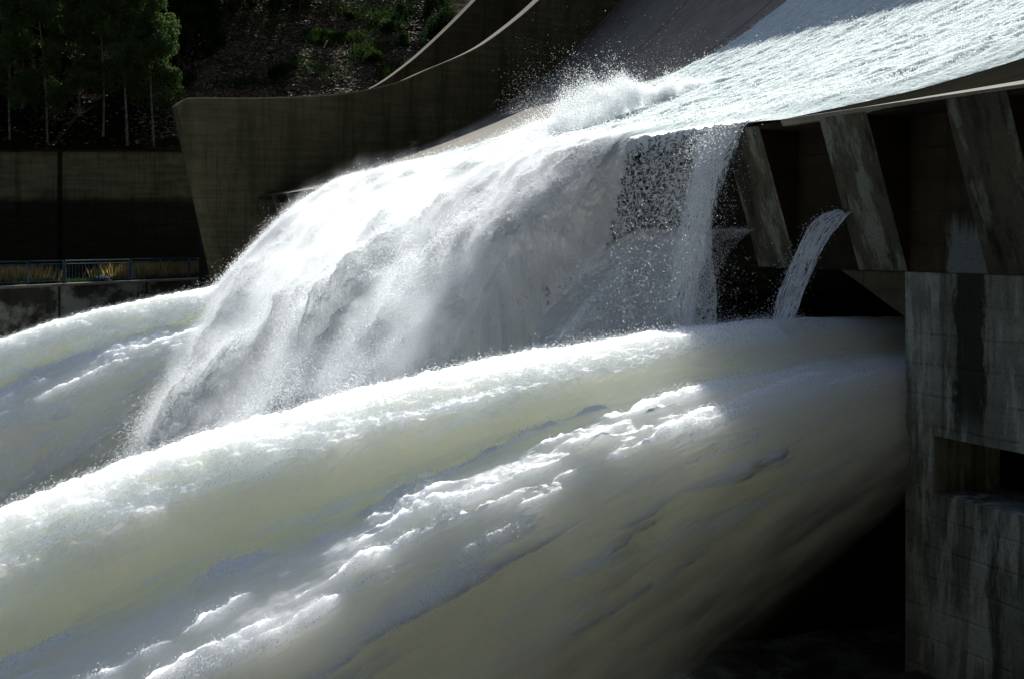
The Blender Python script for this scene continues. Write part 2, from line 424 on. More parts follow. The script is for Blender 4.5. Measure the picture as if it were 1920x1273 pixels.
vo = n.new('ShaderNodeTexVoronoi'); vo.inputs['Scale'].default_value = 5.5
l.new(k.pos, vo.inputs['Vector'])
c = k.mix(k.ramp(k.sep(vo.outputs['Color'])[0], .2, .9), (.07, .054, .036), (.17, .135, .095))
c = k.mix(k.ramp(k.noise(.35, detail=6), .5, .62), c, (.02, .032, .010))
c = k.mix(k.ramp(k.math('ADD', k.sep()[0], k.math('MULTIPLY', k.noise(.5), 3)), -22, -19.5, .9, 0), c, (.008, .007, .004))  # soil at the left darkened: forest litter plus tree shade in the colour
l.new(c, b.inputs['Base Color']); b.inputs['Roughness'].default_value = .9; b.inputs['Specular IOR Level'].default_value = .0
l.new(k.bump(k.math('ADD', vo.outputs['Distance'], k.noise(14, detail=6)), .18, 1), b.inputs['Normal'])
M_SOIL = m
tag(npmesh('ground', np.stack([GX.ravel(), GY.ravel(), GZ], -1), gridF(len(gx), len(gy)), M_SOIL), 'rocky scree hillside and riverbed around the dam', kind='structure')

# ---- river
m, n, l, b = nt('river water'); k = N(n, l)
f1 = k.noise(1.4, detail=8, rough=.65)
l.new(k.mix(k.ramp(f1, .45, .62), (.10, .105, .075), (.30, .32, .30)), b.inputs['Base Color']); b.inputs['Roughness'].default_value = .35
l.new(k.bump(f1, .3, 1), b.inputs['Normal']); M_RIVER = m
def river_z(X, Y): return -8.3+.25*fbm(np.stack([X*.5, Y*.5, X*0], -1), 4)
rx = np.linspace(-44.9, 44.9, 320); ry = np.linspace(-9.9, 78.5, 320)
RX, RY = np.meshgrid(rx, ry, indexing='ij')
RS = (RX-OX)*D[0]+(RY-OY)*D[1]
RZ = river_z(RX.ravel(), RY.ravel())
tag(npmesh('river', np.stack([RX.ravel(), RY.ravel(), RZ], -1), gridF(320, 320), M_RIVER), 'churning silty tailwater below the spillway', kind='structure')

# ---- spillway block: bucket floor with ribs, outlet wall (one thing with parts)
T_END = 50.0
BASE = W(0, 20, -8.5)
dam = empty('spillway', BASE, 'curved concrete spillway bucket with ribbed lip carrying the white water', 'spillway')
ss = np.concatenate([np.linspace(0, 16, 90), np.linspace(16.4, 30, 30)]); tt = np.linspace(0, T_END, 60)
SS, TT = np.meshgrid(ss, tt, indexing='ij')
P = Wn(SS.ravel(), TT.ravel(), zf(SS.ravel()))
npmesh('chute_floor', P, gridF(len(ss), len(tt)), M_FLOOR, dam)
# body under the floor (solid), leaving the lip overhang
mb = MB()
mb.dam(0.01, .90, 0, T_END, 1.74, 1.822)          # lip slab
mb.build('lip_slab', M_DARKC, dam)
mb = MB()
outs = [(8.0, 15.5), (32.6, 40.35)]              # two outlet openings
segs = [(0, 8.0), (15.5, 32.6)]
for a, b_ in segs: mb.dam(.75, 3.0, a, b_, -11, 1.739)
for a, b_ in outs: mb.dam(.75, 3.0, a, b_, -.46, 1.739)
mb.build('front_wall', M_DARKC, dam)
# chamfered haunch in the upper corners of each opening
for a, b_ in outs:
    for x0, x1 in ((b_, b_-1.5), (a, a+1.5)):
        mb = MB(); pts = [(x0, -.462), (x1, -.462), (x0, -1.12)]
        A = [W(.76, t, z) for t, z in pts]; B = [W(6, t, z) for t, z in pts]
        mb.add(A+B, [(0, 1, 2), (5, 4, 3), (0, 3, 4, 1), (1, 4, 5, 2), (2, 5, 3, 0)])
        mb.build('haunch', M_WALL, dam)
# inner walls of the conduits
for a, b_ in outs:
    mb = MB(); mb.dam(3.0, 14, a-.8, a-.003, -9, 0.5); mb.dam(3.0, 14, b_+.003, b_+.8, -9, .5); mb.dam(3.003, 14, a, b_, -.46, .4); mb.dam(14.01, 14.6, a, b_, -9, .4)
    mb.build('conduit', M_DARKC, dam)
# body mass upstream so nothing shows through
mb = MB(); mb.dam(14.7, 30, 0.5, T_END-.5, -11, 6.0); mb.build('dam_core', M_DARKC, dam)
# ribs under the lip
RB = 39.33                                     # left edge of the rib beside the trickle
per = 2.62
kk = 0
for i in range(-15, 4):
    t0 = RB+i*per; w = 1.08
    if t0 < .1 or t0+w > T_END: continue
    mb = MB()
    fs, bs = -.02, .76
    top, bot = 1.80, -.45
    # wedge: foot at s=.7, head flush with the lip
    A = [W(bs-.05, t0, bot), W(bs, t0, bot), W(bs, t0+w, bot), W(bs-.05, t0+w, bot)]
    B = [W(fs, t0, top), W(bs, t0, top), W(bs, t0+w, top), W(fs, t0+w, top)]
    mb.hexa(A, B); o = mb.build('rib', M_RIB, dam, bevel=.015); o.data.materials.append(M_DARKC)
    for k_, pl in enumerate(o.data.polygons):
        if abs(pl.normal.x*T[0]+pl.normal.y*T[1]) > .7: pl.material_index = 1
# outlet pier wall on the right with its square recess
mb = MB(); t0 = 40.35; tw0, tw1 = 40.93, 46.0
zt, zb, z0, z1 = -.455, -2.69, -3.48, -11
mb.dam(.72, 5, t0, tw0, z1, zt)
mb.dam(.72, 5, tw0, tw1, zb, zt)
mb.dam(.72, 5, tw0, tw1, z1, z0)
mb.dam(.72, 5, tw1, T_END, z1, zt)
pier = mb.build('outlet_pier', M_PIER, dam)
mb = MB(); mb.dam(1.9, 5, tw0+.003, tw1-.003, z0+.003, zb-.003); mb.build('recess', M_BLACKC, dam)  # shade inside the recess put into a near black back
mb = MB(); mb.dam(.755, 3, 40.35, T_END, zt+.003, 1.739); mb.build('upper_panel', M_PANEL, dam)
# foot sill of the pier
mb = MB(); mb.dam(-.6, .715, 40.6, T_END, -11, -6.0); mb.build('foot_sill', M_WALL, dam, bevel=.05)
# dry pale strip of the lip, right of the water
mb = MB()
tq = np.linspace(38.4, 50, 50)
wd = np.clip((tq-40.2)*.22, 0.02, 2.5)
V = []; F = []
for i, (t, w_) in enumerate(zip(tq, wd)):
    V += [W(-.025, t, 1.80), W(-.025, t, 1.845), W(w_, t, float(zf(w_))+.02), W(w_, t, float(zf(w_))-.1)]
    if i:
        a = 4*(i-1); c_ = 4*i
        for j in range(4): F.append((a+j, a+(j+1) % 4, c_+(j+1) % 4, c_+j))
mb.add(V, F); mb.build('lip_edge', M_LIP, dam)
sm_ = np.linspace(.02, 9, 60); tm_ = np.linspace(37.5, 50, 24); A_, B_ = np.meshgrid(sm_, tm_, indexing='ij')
npmesh('dark_margin', Wn(A_.ravel(), B_.ravel(), zf(A_.ravel())+.008), gridF(60, 24), M_BLACKC, dam)  # near black strip laid over the floor beside the water

# ---- training walls
def training_wall(tb, th, name, label, s0=None, s1=30):
    base = W(0, tb, -8.5)
    root = empty(name, base, label, 'wall')
    sN = np.concatenate([[-3.45, -3.2, -2.97], np.linspace(-2.5, 16, 60), np.linspace(16.6, s1, 16)])
    if s0 is not None: sN = np.linspace(s0, s1, 60)
    top = zw(sN)
    V = []; F = []
    for i, (s, z) in enumerate(zip(sN, top)):
        V.append(W(s, tb, z)); V.append(W(s, tb-th, z))
    # lower line: end slopes inwards
    def sl(s): return s if s > -.5 else s
    botz = -9.0
    nT = len(sN)
    for i, s in enumerate(sN):
        q = (s+3.45)/2.45
        sb = s if s > -.6 else -.6+(s+.6)*0.0+0.0
        V.append(W(max(s, -1.35) if s > -3 else -1.35-.0, tb, -1.4)); V.append(W(max(s, -1.75) if s > -3 else -1.9, tb-th, -1.4))
    for i, s in enumerate(sN):
        V.append(W(max(s, -1.0), tb, botz)); V.append(W(max(s, -1.4), tb-th, botz))
    def I(r, i, k): return r*2*nT+2*i+k
    for r in (0, 1):
        for i in range(nT-1):
            F.append((I(r, i, 0), I(r+1, i, 0), I(r+1, i+1, 0), I(r, i+1, 0)))
            F.append((I(r, i, 1), I(r, i+1, 1), I(r+1, i+1, 1), I(r+1, i, 1)))
        F.append((I(r, 0, 0), I(r, 0, 1), I(r+1, 0, 1), I(r+1, 0, 0)))
    mb = MB(); mb.add(V, F)
    # drop degenerate faces
    o = mb.build('wall_body', M_WALL, root)
    bm_clean(o.data)
    mb = MB(); V = []; F = []
    for i, (s, z) in enumerate(zip(sN, top)):
        V += [W(s, tb+.012, z+.012), W(s, tb-th-.012, z+.012), W(s, tb-th-.012, z-.05), W(s, tb+.012, z-.05)]
        if i:
            a = 4*(i-1); c_ = 4*i
            for j in range(4): F.append((a+j, c_+j, c_+(j+1) % 4, a+(j+1) % 4))
    F.append((0, 1, 2, 3)); mb.add(V, F); mb.build('coping', M_CAP, root)
    return root
def bm_clean(me):
    import bmesh
    bm = bmesh.new(); bm.from_mesh(me)
    bmesh.ops.remove_doubles(bm, verts=bm.verts, dist=.002)
    bmesh.ops.recalc_face_normals(bm, faces=bm.faces)
    bm.to_mesh(me); bm.free()
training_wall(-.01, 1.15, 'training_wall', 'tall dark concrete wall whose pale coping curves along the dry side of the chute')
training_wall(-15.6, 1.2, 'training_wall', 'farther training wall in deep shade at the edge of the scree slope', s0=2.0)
# neighbouring dry bay
bay = empty('spillway_bay', W(0, -8, -8.5), 'dark dry neighbouring spillway bay behind the curved wall', 'spillway')
tt2 = np.linspace(-15.6, -1.17, 12); SS, TT = np.meshgrid(ss, tt2, indexing='ij')
npmesh('bay_floor', Wn(SS.ravel(), TT.ravel(), zf(SS.ravel())), gridF(len(ss), len(tt2)), M_FLOOR, bay)
mb = MB(); mb.dam(.05, 1.0, -15.6, -1.17, -11, 1.8); mb.build('bay_front', M_DARKC, bay)
# right-hand training wall, outside the frame, and the crest bridge
training_wall(51.2, 1.2, 'training_wall', 'near training wall closing the right side of the chute beyond the frame')
br = empty('crest_bridge', W(27, 10, 20), 'concrete bridge deck over the spillway crest above the frame', 'bridge')
mb = MB(); mb.dam(22.7, 31, -17, 52, 26.9, 28.6); mb.build('deck', M_CAP, br)
for t in (-16.5, -.6, 15, 30.5, 51):
    mb = MB(); mb.dam(26.5, 31, t-.5, t+.5, 10, 26.7); mb.build('bridge_pier', M_WALL, br)

# ---- left bank: path platform, parapet wall, retaining wall
pA, pB = np.array([-27.5, 52.0]), np.array([-16.2, 78.0])
mb = MB()
ZP = -2.28
mb.hexa([(pA[0], pA[1], -11.5), (pB[0], pB[1], -11.5), (pB[0]+.2, 79.2, -11.5), (-44, 79.2, -11.5)], [(pA[0], pA[1], ZP), (pB[0], pB[1], ZP), (pB[0]+.2, 79.2, ZP), (-44, 79.2, ZP)])
tag(mb.build('path', M_SOIL, loc=(-25, 75, -11.5)), 'grassy ledge with footpath behind the railing', kind='structure')
e = (pB-pA)/np.linalg.norm(pB-pA); nrm = np.array([e[1], -e[0]])
def Lp(u, o_, z): p = pA+e*u+nrm*o_; return (p[0], p[1], z)
LL = np.linalg.norm(pB-pA)
r = empty('river_wall', Lp(14, 0, -9), 'lower concrete river wall with white mineral patches under the railing', 'wall')
mb = MB(); mb.hexa([Lp(-12, .01, -11), Lp(LL, .01, -11), Lp(LL, .55, -11), Lp(-12, .55, -11)], [Lp(-12, .01, -2.3), Lp(LL, .01, -2.3), Lp(LL, .5, -2.3), Lp(-12, .5, -2.3)])
mb.build('wall_body', M_PARA, r)
mb = MB(); mb.hexa([Lp(-12, -.1, -2.297), Lp(LL, -.1, -2.297), Lp(LL, .56, -2.297), Lp(-12, .56, -2.297)], [Lp(-12, -.1, -2.17), Lp(LL, -.1, -2.17), Lp(LL, .56, -2.17), Lp(-12, .56, -2.17)])
mb.build('coping', M_LIP, r, bevel=.02)
r = empty('retaining_wall', (-22, 79.3, -2.3), 'olive retaining wall with dark lower half below the birches', 'wall')
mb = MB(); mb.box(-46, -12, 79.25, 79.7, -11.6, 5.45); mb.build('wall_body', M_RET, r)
mb = MB(); mb.box(-46, -12, 79.15, 79.75, 5.453, 5.6); mb.build('coping', M_DARKC, r)

# ---- railing along the path
rail = empty('railing', Lp(14, .2, -2.17), 'blue painted steel railing on top of the mineral stained river wall', 'railing')
def rb(name, a, b_, w, mat=M_RAIL):
    mb = MB(); mb.bar(a, b_, w); return mb.build(name, mat, rail)
zt_ = -2.17+1.13
# pixel posts: panels with doubled posts between them
postu = []
u = 1.0
panel = 4.9
pstart = LL-1.0
pp = []
while pstart > 0: pp.append(pstart); pstart -= panel
for i, u1 in enumerate(pp):
    u0 = u1-panel+.16
    rb('top_rail', Lp(u0, .2, zt_), Lp(u1, .2, zt_), .055, M_RAILW if i == 2 else M_RAIL)
    rb('upper_rail', Lp(u0, .2, zt_-.16), Lp(u1, .2, zt_-.16), .04, M_RAILW if i == 2 else M_RAIL)
    rb('lower_rail', Lp(u0, .2, -2.17+.14), Lp(u1, .2, -2.17+.14), .04)
    for q in (u0, (u0+u1)/2, u1): rb('post', Lp(q, .2, -2.17), Lp(q, .2, zt_), .075)
    nb = 20
    if i < 5:
        for j in range(1, nb):
            if j == nb//2: continue
            q = u0+(u1-u0)*j/nb; rb('baluster', Lp(q, .2, -2.03), Lp(q, .2, zt_-.16), .02)

# ================================================================= VEGETATION
def leaf_cloud(n, size, blobs, seed, flatness=1.0):
    rg = np.random.default_rng(seed)
    cs = np.array([b[:3] for b in blobs]); rs = np.array([b[3] for b in blobs]); pr = rs**2/np.sum(rs**2)
    i = rg.choice(len(blobs), n, p=pr); d = rg.normal(size=(n, 3)); d /= np.linalg.norm(d, axis=1)[:, None]
    rad = rs[i]*(rg.random(n)**.45)
    c = cs[i]+d*rad[:, None]*np.array([1, 1, flatness])
    a = rg.normal(size=(n, 3)); a /= np.linalg.norm(a, axis=1)[:, None]
    b = np.cross(a, rg.normal(size=(n, 3))); b /= np.linalg.norm(b, axis=1)[:, None]
    sz = size*(.6+.8*rg.random(n))[:, None]
    V = np.stack([c-a*sz, c+b*sz*.55, c+a*sz, c-b*sz*.55], 1).reshape(-1, 3)
    return V, np.arange(4*n).reshape(-1, 4)
def birch_meshes(seed, h, r0, crown0, lean, dense, mat_leaf):
    rg = np.random.default_rng(seed)
    mb = MB(); pts = []; rad = []
    for i in range(12):
        f = i/11; pts.append((lean*f*h+.12*math.sin(f*5+seed), .1*math.sin(f*4+seed*2), h*f)); rad.append(r0*(1-.85*f)+.008)
    mb.tube(pts, rad)
    blobs = []
    for i in range(34):
        f = crown0+(1-crown0)*rg.random(); a = rg.random()*6.28; q = (1-f)*1.5+.5; L = q*(.5+rg.random()*.9)
        px, py, pz = np.interp(f, np.linspace(0, 1, 12), [p[0] for p in pts]), 0, f*h
        ex, ey, ez = px+math.cos(a)*L, py+math.sin(a)*L, pz+L*.15-.3*rg.random()
        mb.tube([(px, py, pz), ((px+ex)/2, (py+ey)/2, (pz+ez)/2+.25), (ex, ey, ez)], [.03, .02, .008], 4)
        blobs.append((ex, ey, ez, .28+.45*rg.random())); blobs.append((ex*.9+.4*rg.normal(), ey+.4*rg.normal(), ez-.9*rg.random(), .25+.35*rg.random()))
        blobs.append((px+(ex-px)*.6, py+(ey-py)*.6, ez-.1, .25+.3*rg.random()))
        blobs.append((ex, ey, ez-.6*rg.random(), .2+.2*rg.random()))
    V, F = leaf_cloud(dense, .075, blobs, seed+5, 1.3)
    return mb, V, F
def tree(name, x, y, z, seed, h, r0, crown0, lean, dense, ml, mt, label, group):
    root = empty(name, (x, y, z), label, 'tree', group)
    mb, V, F = birch_meshes(seed, h, r0, crown0, lean, dense, ml)
    mb.v = [(a+x, b+y, c+z) for a, b, c in mb.v]; mb.build('trunk', mt, root)
    npmesh('crown', V+np.array([x, y, z]), F, ml, root, smooth=False)
    return root
def gz(x, y): return float(ground_z(np.array([float(x)]), np.array([float(y)]))[0])
def X_at(px, Y): return (px-960)/2400*Y
birches = [
    (22, 80.9, 11, .07, .22, -.035, 7000, 'leaning birch with a thin grey stem nearest the left edge'),
    (92, 80.6, 11, .07, .25, -.09, 6000, 'strongly leaning slender birch second from the left edge'),
    (191, 81.2, 12, .075, .28, -.008, 8000, 'dim grey stemmed birch left of the whitest trunk'),
    (235, 80.2, 13, .085, .3, -.012, 9000, 'birch with the whitest straight trunk above the retaining wall'),
    (287, 80.2, 11, .07, .27, -.01, 9000, 'birch at the end of the wall with bright drooping foliage'),
    (150, 83.5, 12, .07, .3, .01, 7000, 'birch standing behind the dim grey stem'),
    (45, 84.2, 12, .08, .3, .01, 7000, 'birch set back between the two leaning stems')]
for i, (px, Y, h, r0, c0, ln, dn, lab) in enumerate(birches):
    x = X_at(px, Y); tree('birch_tree', x, Y, gz(x, Y)-.05, 11+i, h, r0, c0, ln, int(dn*3.2), M_LEAF, M_BARK, lab, 'birches above the retaining wall')
back = [(-60, 86, 13), (20, 88, 14), (95, 87.5, 13), (165, 89, 14), (240, 87, 13), (305, 88.5, 12), (350, 92, 9), (420, 97, 10), (520, 99, 9), (120, 93, 14), (800, 95, 9), (620, 101, 9), (375, 94, 8), (330, 90, 10), (450, 99, 9), (-30, 92, 14), (200, 94, 14), (290, 95, 13), (560, 97.5, 6), (838, 86.5, 5)]
labs = ['dark tree at the left edge behind the first birch', 'dark tree behind the leftmost birch stem', 'dark tree behind the strongly leaning birch', 'dark tree behind the dim grey birch stem',
        'dark tree directly behind the whitest birch trunk', 'dark tree behind the bright drooping birch', 'dark tree at the left edge of the scree', 'dark tree casting shadow over the upper scree', 'dark tree above the middle of the scree',
        'dark tree high on the slope above the birches', 'dark tree above the shaded bay wall', 'dark tree above the green patch on the scree',
        'small dark tree left of the scree shadows', 'dark tree right behind the last birch', 'dark tree at the top of the scree beyond the shadows', 'tall dark tree far up the slope at the left edge', 'tall dark tree far up behind the whitest birch', 'tall dark tree far up behind the last birch', 'low dark tree at the top middle of the scree', 'low dark tree squeezed between the scree and the shaded bay wall']
for i, (px, Y, h) in enumerate(back):
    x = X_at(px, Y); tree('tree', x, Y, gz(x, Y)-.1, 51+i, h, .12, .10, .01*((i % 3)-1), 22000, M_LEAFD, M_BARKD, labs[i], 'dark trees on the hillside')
def shrub(x, y, r, seed, n, ml, label, size=.06):
    z = gz(x, y); root = empty('shrub', (x, y, z), label, 'shrub', 'shrubs on the scree slope')
    rg = np.random.default_rng(seed); mb = MB()
    blobs = []
    for i in range(9):
        a = rg.random()*6.28; L = r*rg.random()*.8; e_ = (x+math.cos(a)*L, y+math.sin(a)*L, z+r*(.3+.6*rg.random()))
        mb.tube([(x, y, z-.05), e_], [.02, .008], 4); blobs.append((*e_, r*(.25+.25*rg.random())))
    mb.build('stem', M_BARKD, root)
    V, F = leaf_cloud(n, size, blobs, seed); npmesh('foliage', V, F, ml, root, smooth=False)
def slope_Y(px, py):
    """where the view ray through a point of the hillside meets the ground"""
    Y = np.arange(79.5, 110, .05); X = (px-960)/2400*Y; Z = (450-py)/2400*Y
    g = ground_z(X, Y); k_ = np.argmax(g > Z); return X[k_], Y[k_]
for i, (px, py, r, n_, ml, lab) in enumerate([
    (520, 150, .9, 2600, M_LEAFD, 'dark rounded bush low on the scree'),
    (545, 130, .6, 1200, M_LEAF, 'small paler bush just behind the dark rounded bush'),
    (700, 120, .8, 1800, M_GRASS, 'bright green bush near the shaded bay wall'),
    (725, 60, .8, 1700, M_LEAF, 'loose green bush high beside the shaded wall'),
    (760, 90, .9, 2000, M_LEAF, 'green bush touching the dark wall edge'),
    (345, 165, 1.0, 2500, M_LEAFD, 'dark bush beside the top corner of the training wall'),
    (400, 90, 1.1, 2600, M_LEAFD, 'dark bush at the left border of the scree'),
    (655, 40, .6, 1200, M_GRASS, 'small green bush at the top of the scree'),
    (318, 272, .5, 900, M_GRASS, 'bright low bush on the retaining wall end')]):
    x, y = slope_Y(px, py); shrub(x, y, r, 300+i, n_, ml, lab)

def blades(name, P, h, w, mat, label, lean=.35):
    n = len(P); rg = np.random.default_rng(len(P)); a = rg.random(n)*6.28; hh = h*(.5+.8*rg.random(n))
    d = np.stack([np.cos(a), np.sin(a), a*0], -1); s = np.stack([-np.sin(a), np.cos(a), a*0], -1)
    up = np.array([0, 0, 1.0])
    V = np.stack([P-s*w, P+s*w, P+d*(lean*hh*.4)[:, None]+up*(hh*.6)[:, None]+s*w*.7, P+d*(lean*hh)[:, None]+up*hh[:, None]], 1).reshape(-1, 3)
    lo = P.mean(0)
    return tag(npmesh(name, V, np.arange(4*n).reshape(-1, 4), mat, loc=lo, smooth=False), label, 'grass', kind='stuff')
# grass on the scree
def slope_patch(patches):
    out = []
    for px, py, rx_, ry_, n_ in patches:
        x, y = slope_Y(px, py); q = rng.normal(size=(n_, 2)); X = x+q[:, 0]*rx_; Y = y+q[:, 1]*ry_
        Y = np.maximum(Y, 79.9); out.append(np.stack([X, Y, ground_z(X, Y)], -1))
    return np.concatenate(out)
blades('grass', slope_patch([(630, 72, 1.0, .35, 3500), (600, 82, .5, .25, 1200), (690, 100, .6, .6, 1200), (720, 40, .8, 1.0, 1200), (560, 120, 2, 1, 900), (660, 25, 1.5, .6, 700), (480, 60, 2.5, 3, 1500), (740, 140, .6, .5, 1500), (450, 160, 1, .5, 700), (315, 275, .5, .15, 900)]),
       .38, .018, M_GRASS, 'green grass growing in patches on the scree')
u_ = rng.random(9000)*LL; o_ = -.3-rng.random(9000)**1.3*3.5
p_ = pA[None]+e[None]*u_[:, None]+nrm[None]*o_[:, None]; ok = p_[:, 1] < 79
P_ = np.stack([p_[:, 0], p_[:, 1], np.full(len(p_), ZP)], -1)[ok]
blades('grass', P_, .3, .02, M_GRASS, 'green grass on the ledge behind the railing')
u_ = np.concatenate([LL-6.5+rng.normal(size=2500)*1.6, LL-1.6+rng.normal(size=1800)*1.0, 12+rng.normal(size=900)*1.0]); o_ = -2.2+rng.normal(size=len(u_))*.5
p_ = pA[None]+e[None]*u_[:, None]+nrm[None]*o_[:, None]; ok = (p_[:, 1] < 79) & (u_ < LL)
P_ = np.stack([p_[:, 0], p_[:, 1], np.full(len(p_), ZP)], -1)[ok]
blades('dry_grass', P_, .85, .015, M_DRY, 'tall dry golden grass behind the railing')
# boulder behind the railing
def rock_mesh(cx, cy, cz, r, seed, sq=.7):
    import bmesh
    bm = bmesh.new(); bmesh.ops.create_icosphere(bm, subdivisions=3, radius=r)
    V = np.array([v.co[:] for v in bm.verts]); V = V*(1+.35*fbm(V/r*1.1+seed, 3))[:, None]*np.array([1.2, 1, sq])
    F = np.array([[v.index for v in f.verts] for f in bm.faces]); bm.free()
    return V+np.array([cx, cy, cz+r*sq*.6]), F
Yb = 67.5; Xb = X_at(193, Yb)
V, F = rock_mesh(Xb, Yb, ZP, .36, 3.1); tag(npmesh('boulder', V, F, M_STONE, loc=(Xb, Yb, ZP)), 'pale boulder lying on the grassy ledge behind the railing', 'boulder')
# scree stones
n_ = 34000
X = rng.uniform(-34, -5, n_); Y = 79.9+rng.random(n_)*24
keep = (((X-OX)*T[0]+(Y-OY)*T[1]) < -17.2) & (rng.random(n_) < .12+.88*sstep(-25, -21.5, X+(Y-80)*.25)); X, Y = X[keep], Y[keep]; n_ = len(X)
Z = ground_z(X, Y); sz = .04+.11*rng.random(n_)**3
base = np.array([[1, 0, 0], [-1, 0, 0], [0, 1, 0], [0, -1, 0], [0, 0, 1], [0, 0, -1]], float)
V = base[None]*(.5+rng.random((n_, 6, 1)))*np.array([1.3, .9, .55]); 
ang = rng.random(n_)*6.28; ca, sa = np.cos(ang)[:, None], np.sin(ang)[:, None]
V = np.stack([V[..., 0]*ca-V[..., 1]*sa, V[..., 0]*sa+V[..., 1]*ca, V[..., 2]], -1)*sz[:, None, None]+np.stack([X, Y, Z+.03], -1)[:, None]
of = np.array([[0, 2, 4], [2, 1, 4], [1, 3, 4], [3, 0, 4], [2, 0, 5], [1, 2, 5], [3, 1, 5], [0, 3, 5]])
F = (of[None]+6*np.arange(n_)[:, None, None]).reshape(-1, 3)
m, n, l, b = nt('scree stone'); k = N(n, l)
vo = n.new('ShaderNodeTexVoronoi'); vo.inputs['Scale'].default_value = 4; l.new(k.pos, vo.inputs['Vector'])
l.new(k.mix(k.ramp(k.sep(vo.outputs['Color'])[1], .3, 1), (.07, .052, .034), (.24, .195, .145)), b.inputs['Base Color']); b.inputs['Roughness'].default_value = .8; b.inputs['Specular IOR Level'].default_value = .15
tag(npmesh('scree', V.reshape(-1, 3), F, m, loc=(-16, 85, 8), smooth=False), 'loose broken stones covering the hillside', 'scree', kind='stuff')
x, y = slope_Y(610, 92); z = gz(x, y); mb = MB(); mb.bar((x-.1, y, z+.05), (x+.15, y-.1, z+.55), .1); tag(mb.build('plank', M_WOOD, loc=(x, y, z)), 'short bleached board sticking out of the scree', 'board')

# ================================================================= WATER
# ---- sheet running down the chute
def t_edge_far(s):   # dry side of the water on the floor
    return np.interp(s, [0, 2, 5, 10, 14, 30], [12.0, 16.0, 17.6, 19.4, 19.0, 19.0])
def t_edge_near(s):
    return 38.4+.42*s
sN = np.linspace(-.05, 22, 460); vN = np.linspace(0, 1, 520)
SS, VV = np.meshgrid(sN, vN, indexing='ij')
lo_ = t_edge_far(SS); hi_ = t_edge_near(SS); TT = lo_+(hi_-lo_)*VV
edge = np.minimum((TT-lo_)/.5, (hi_-TT)/1.5); edge = np.clip(edge, 0, 1)**.8
pp_ = np.stack([SS*.45, TT*1.5, SS*0], -1).reshape(-1, 3)
rel = .16+.13*fbm(pp_*1.1, 3).reshape(SS.shape)+.06*fbm(pp_*5+9, 4).reshape(SS.shape)
thin = sstep(-.05, 1.3, SS)*.85+.15
ZZ = zf(np.maximum(SS, 0))+.015+edge*np.maximum(rel+.12, .02)*thin
TT2 = TT+.12*fbm(pp_*3+3, 3).reshape(SS.shape)*(1-edge)
tag(npmesh('chute_water', Wn(SS.ravel(), TT2.ravel(), ZZ.ravel()), gridF(*SS.shape), M_CHUTEW, loc=W(8, 33, 4)), 'sheet of bright white water racing down the chute', kind='structure')

# ---- falling sheets over the lip
def tri(q, a, b_): return a*q+b_*q*q
def sheet_pt(t, q, a, b_, v=0.0):
    z = 1.83+.12-tri(np.maximum(q, 0), a, b_)+np.where(q < 0, zf(np.maximum(-q, 0))-1.83, 0)
    return Wn(-q, t, z)
def make_sheet(name, label, t0, t1, qmax, acf, bcf, seed, amp, nt_=420, nq=360, thick=.9, q0=-1.0, cling=None, fadef=None, orig=None):
    tN = np.linspace(t0, t1, nt_); qN = q0+(qmax-q0)*np.linspace(0, 1, nq)
    TT, QQ = np.meshgrid(tN, qN, indexing='ij')
    a = acf(TT); b_ = bcf(TT)
    P = sheet_pt(TT, QQ, a, b_)
    dr_ = tri(np.maximum(QQ, 0), a, b_)
    if orig is not None: P = Wn(orig[0]-QQ, TT, orig[1]-dr_+np.minimum(QQ, 0)*.3)
    if cling is not None: P[..., :2] += (cling(TT)*.31*np.minimum(dr_, 2.3))[..., None]*D
    nn = gnorm(P); nn *= np.sign(nn[..., 2:3]+1e-6)
    q_ = np.clip((QQ+.6)/4, 0, 1)
    # noise stretched along the flow
    TS = TT+.45*QQ
    base = np.stack([TS*.36, QQ*.45, TT*0+seed], -1).reshape(-1, 3)
    mid = np.stack([TS*1.1, QQ*1.2, TT*0+seed*2], -1).reshape(-1, 3)
    fin = np.stack([TS*4.0, QQ*4.0, TT*0+seed*3], -1).reshape(-1, 3)
    big = fbm(base, 3).reshape(TT.shape); md = fbm(mid, 3).reshape(TT.shape); fi = fbm(fin, 4).reshape(TT.shape)
    d = (.06+q_*amp)*big*1.25 + (.05+.36*q_)*md + (.03+.14*q_)*fi
    # taper the two side edges
    ed = np.minimum((TT-t0)/1.2, (t1-TT)/.8); ed = np.clip(ed, 0, 1); d = d*(.25+.75*ed)
    P1 = P+nn*(d+.06-.12*q_)[..., None]
    P2 = P-nn*(thick*(.1+q_)*ed+.02)[..., None]
    nu, nv = TT.shape
    V = P1.reshape(-1, 3)
    f1 = gridF(nu, nv)
    fd_ = np.ones_like(TT)*1.6 if fadef is None else fadef(TT, QQ, dr_)
    o = npmesh(name, V, f1, M_SHEET, attrs={'fade': fd_.ravel()}, loc=tuple(P1.reshape(-1, 3).mean(0)))
    tag(o, label, kind='structure')
    return P1, nn, QQ, TT
def afar(t): return .70+0*t+.06*np.sin(t*.9)+.08*(1-sstep(12, 16, t))
def bfar(t): return .068+0*t
def ffar(t, q, dr): return .92-1.2*(1-sstep(0, 1.3+.12*np.maximum(q, 0), t-12.0))-1.4*sstep(29.3, 31.2, t)*sstep(.2, 1.2, q)
PF, NF, QF, TF = make_sheet('falling_water', 'broad far curtain of white water thrown off the lip', 12.0, 31.5, 9.6, afar, bfar, 1.3, .85, nt_=620, nq=480, thick=.45, fadef=ffar)
def anear(t): return .33+.9*sstep(32.6, 33.9, t)+4*sstep(33.6, 34.1, t)
def bnear(t): return .22+.7*sstep(32.9, 34.1, t)
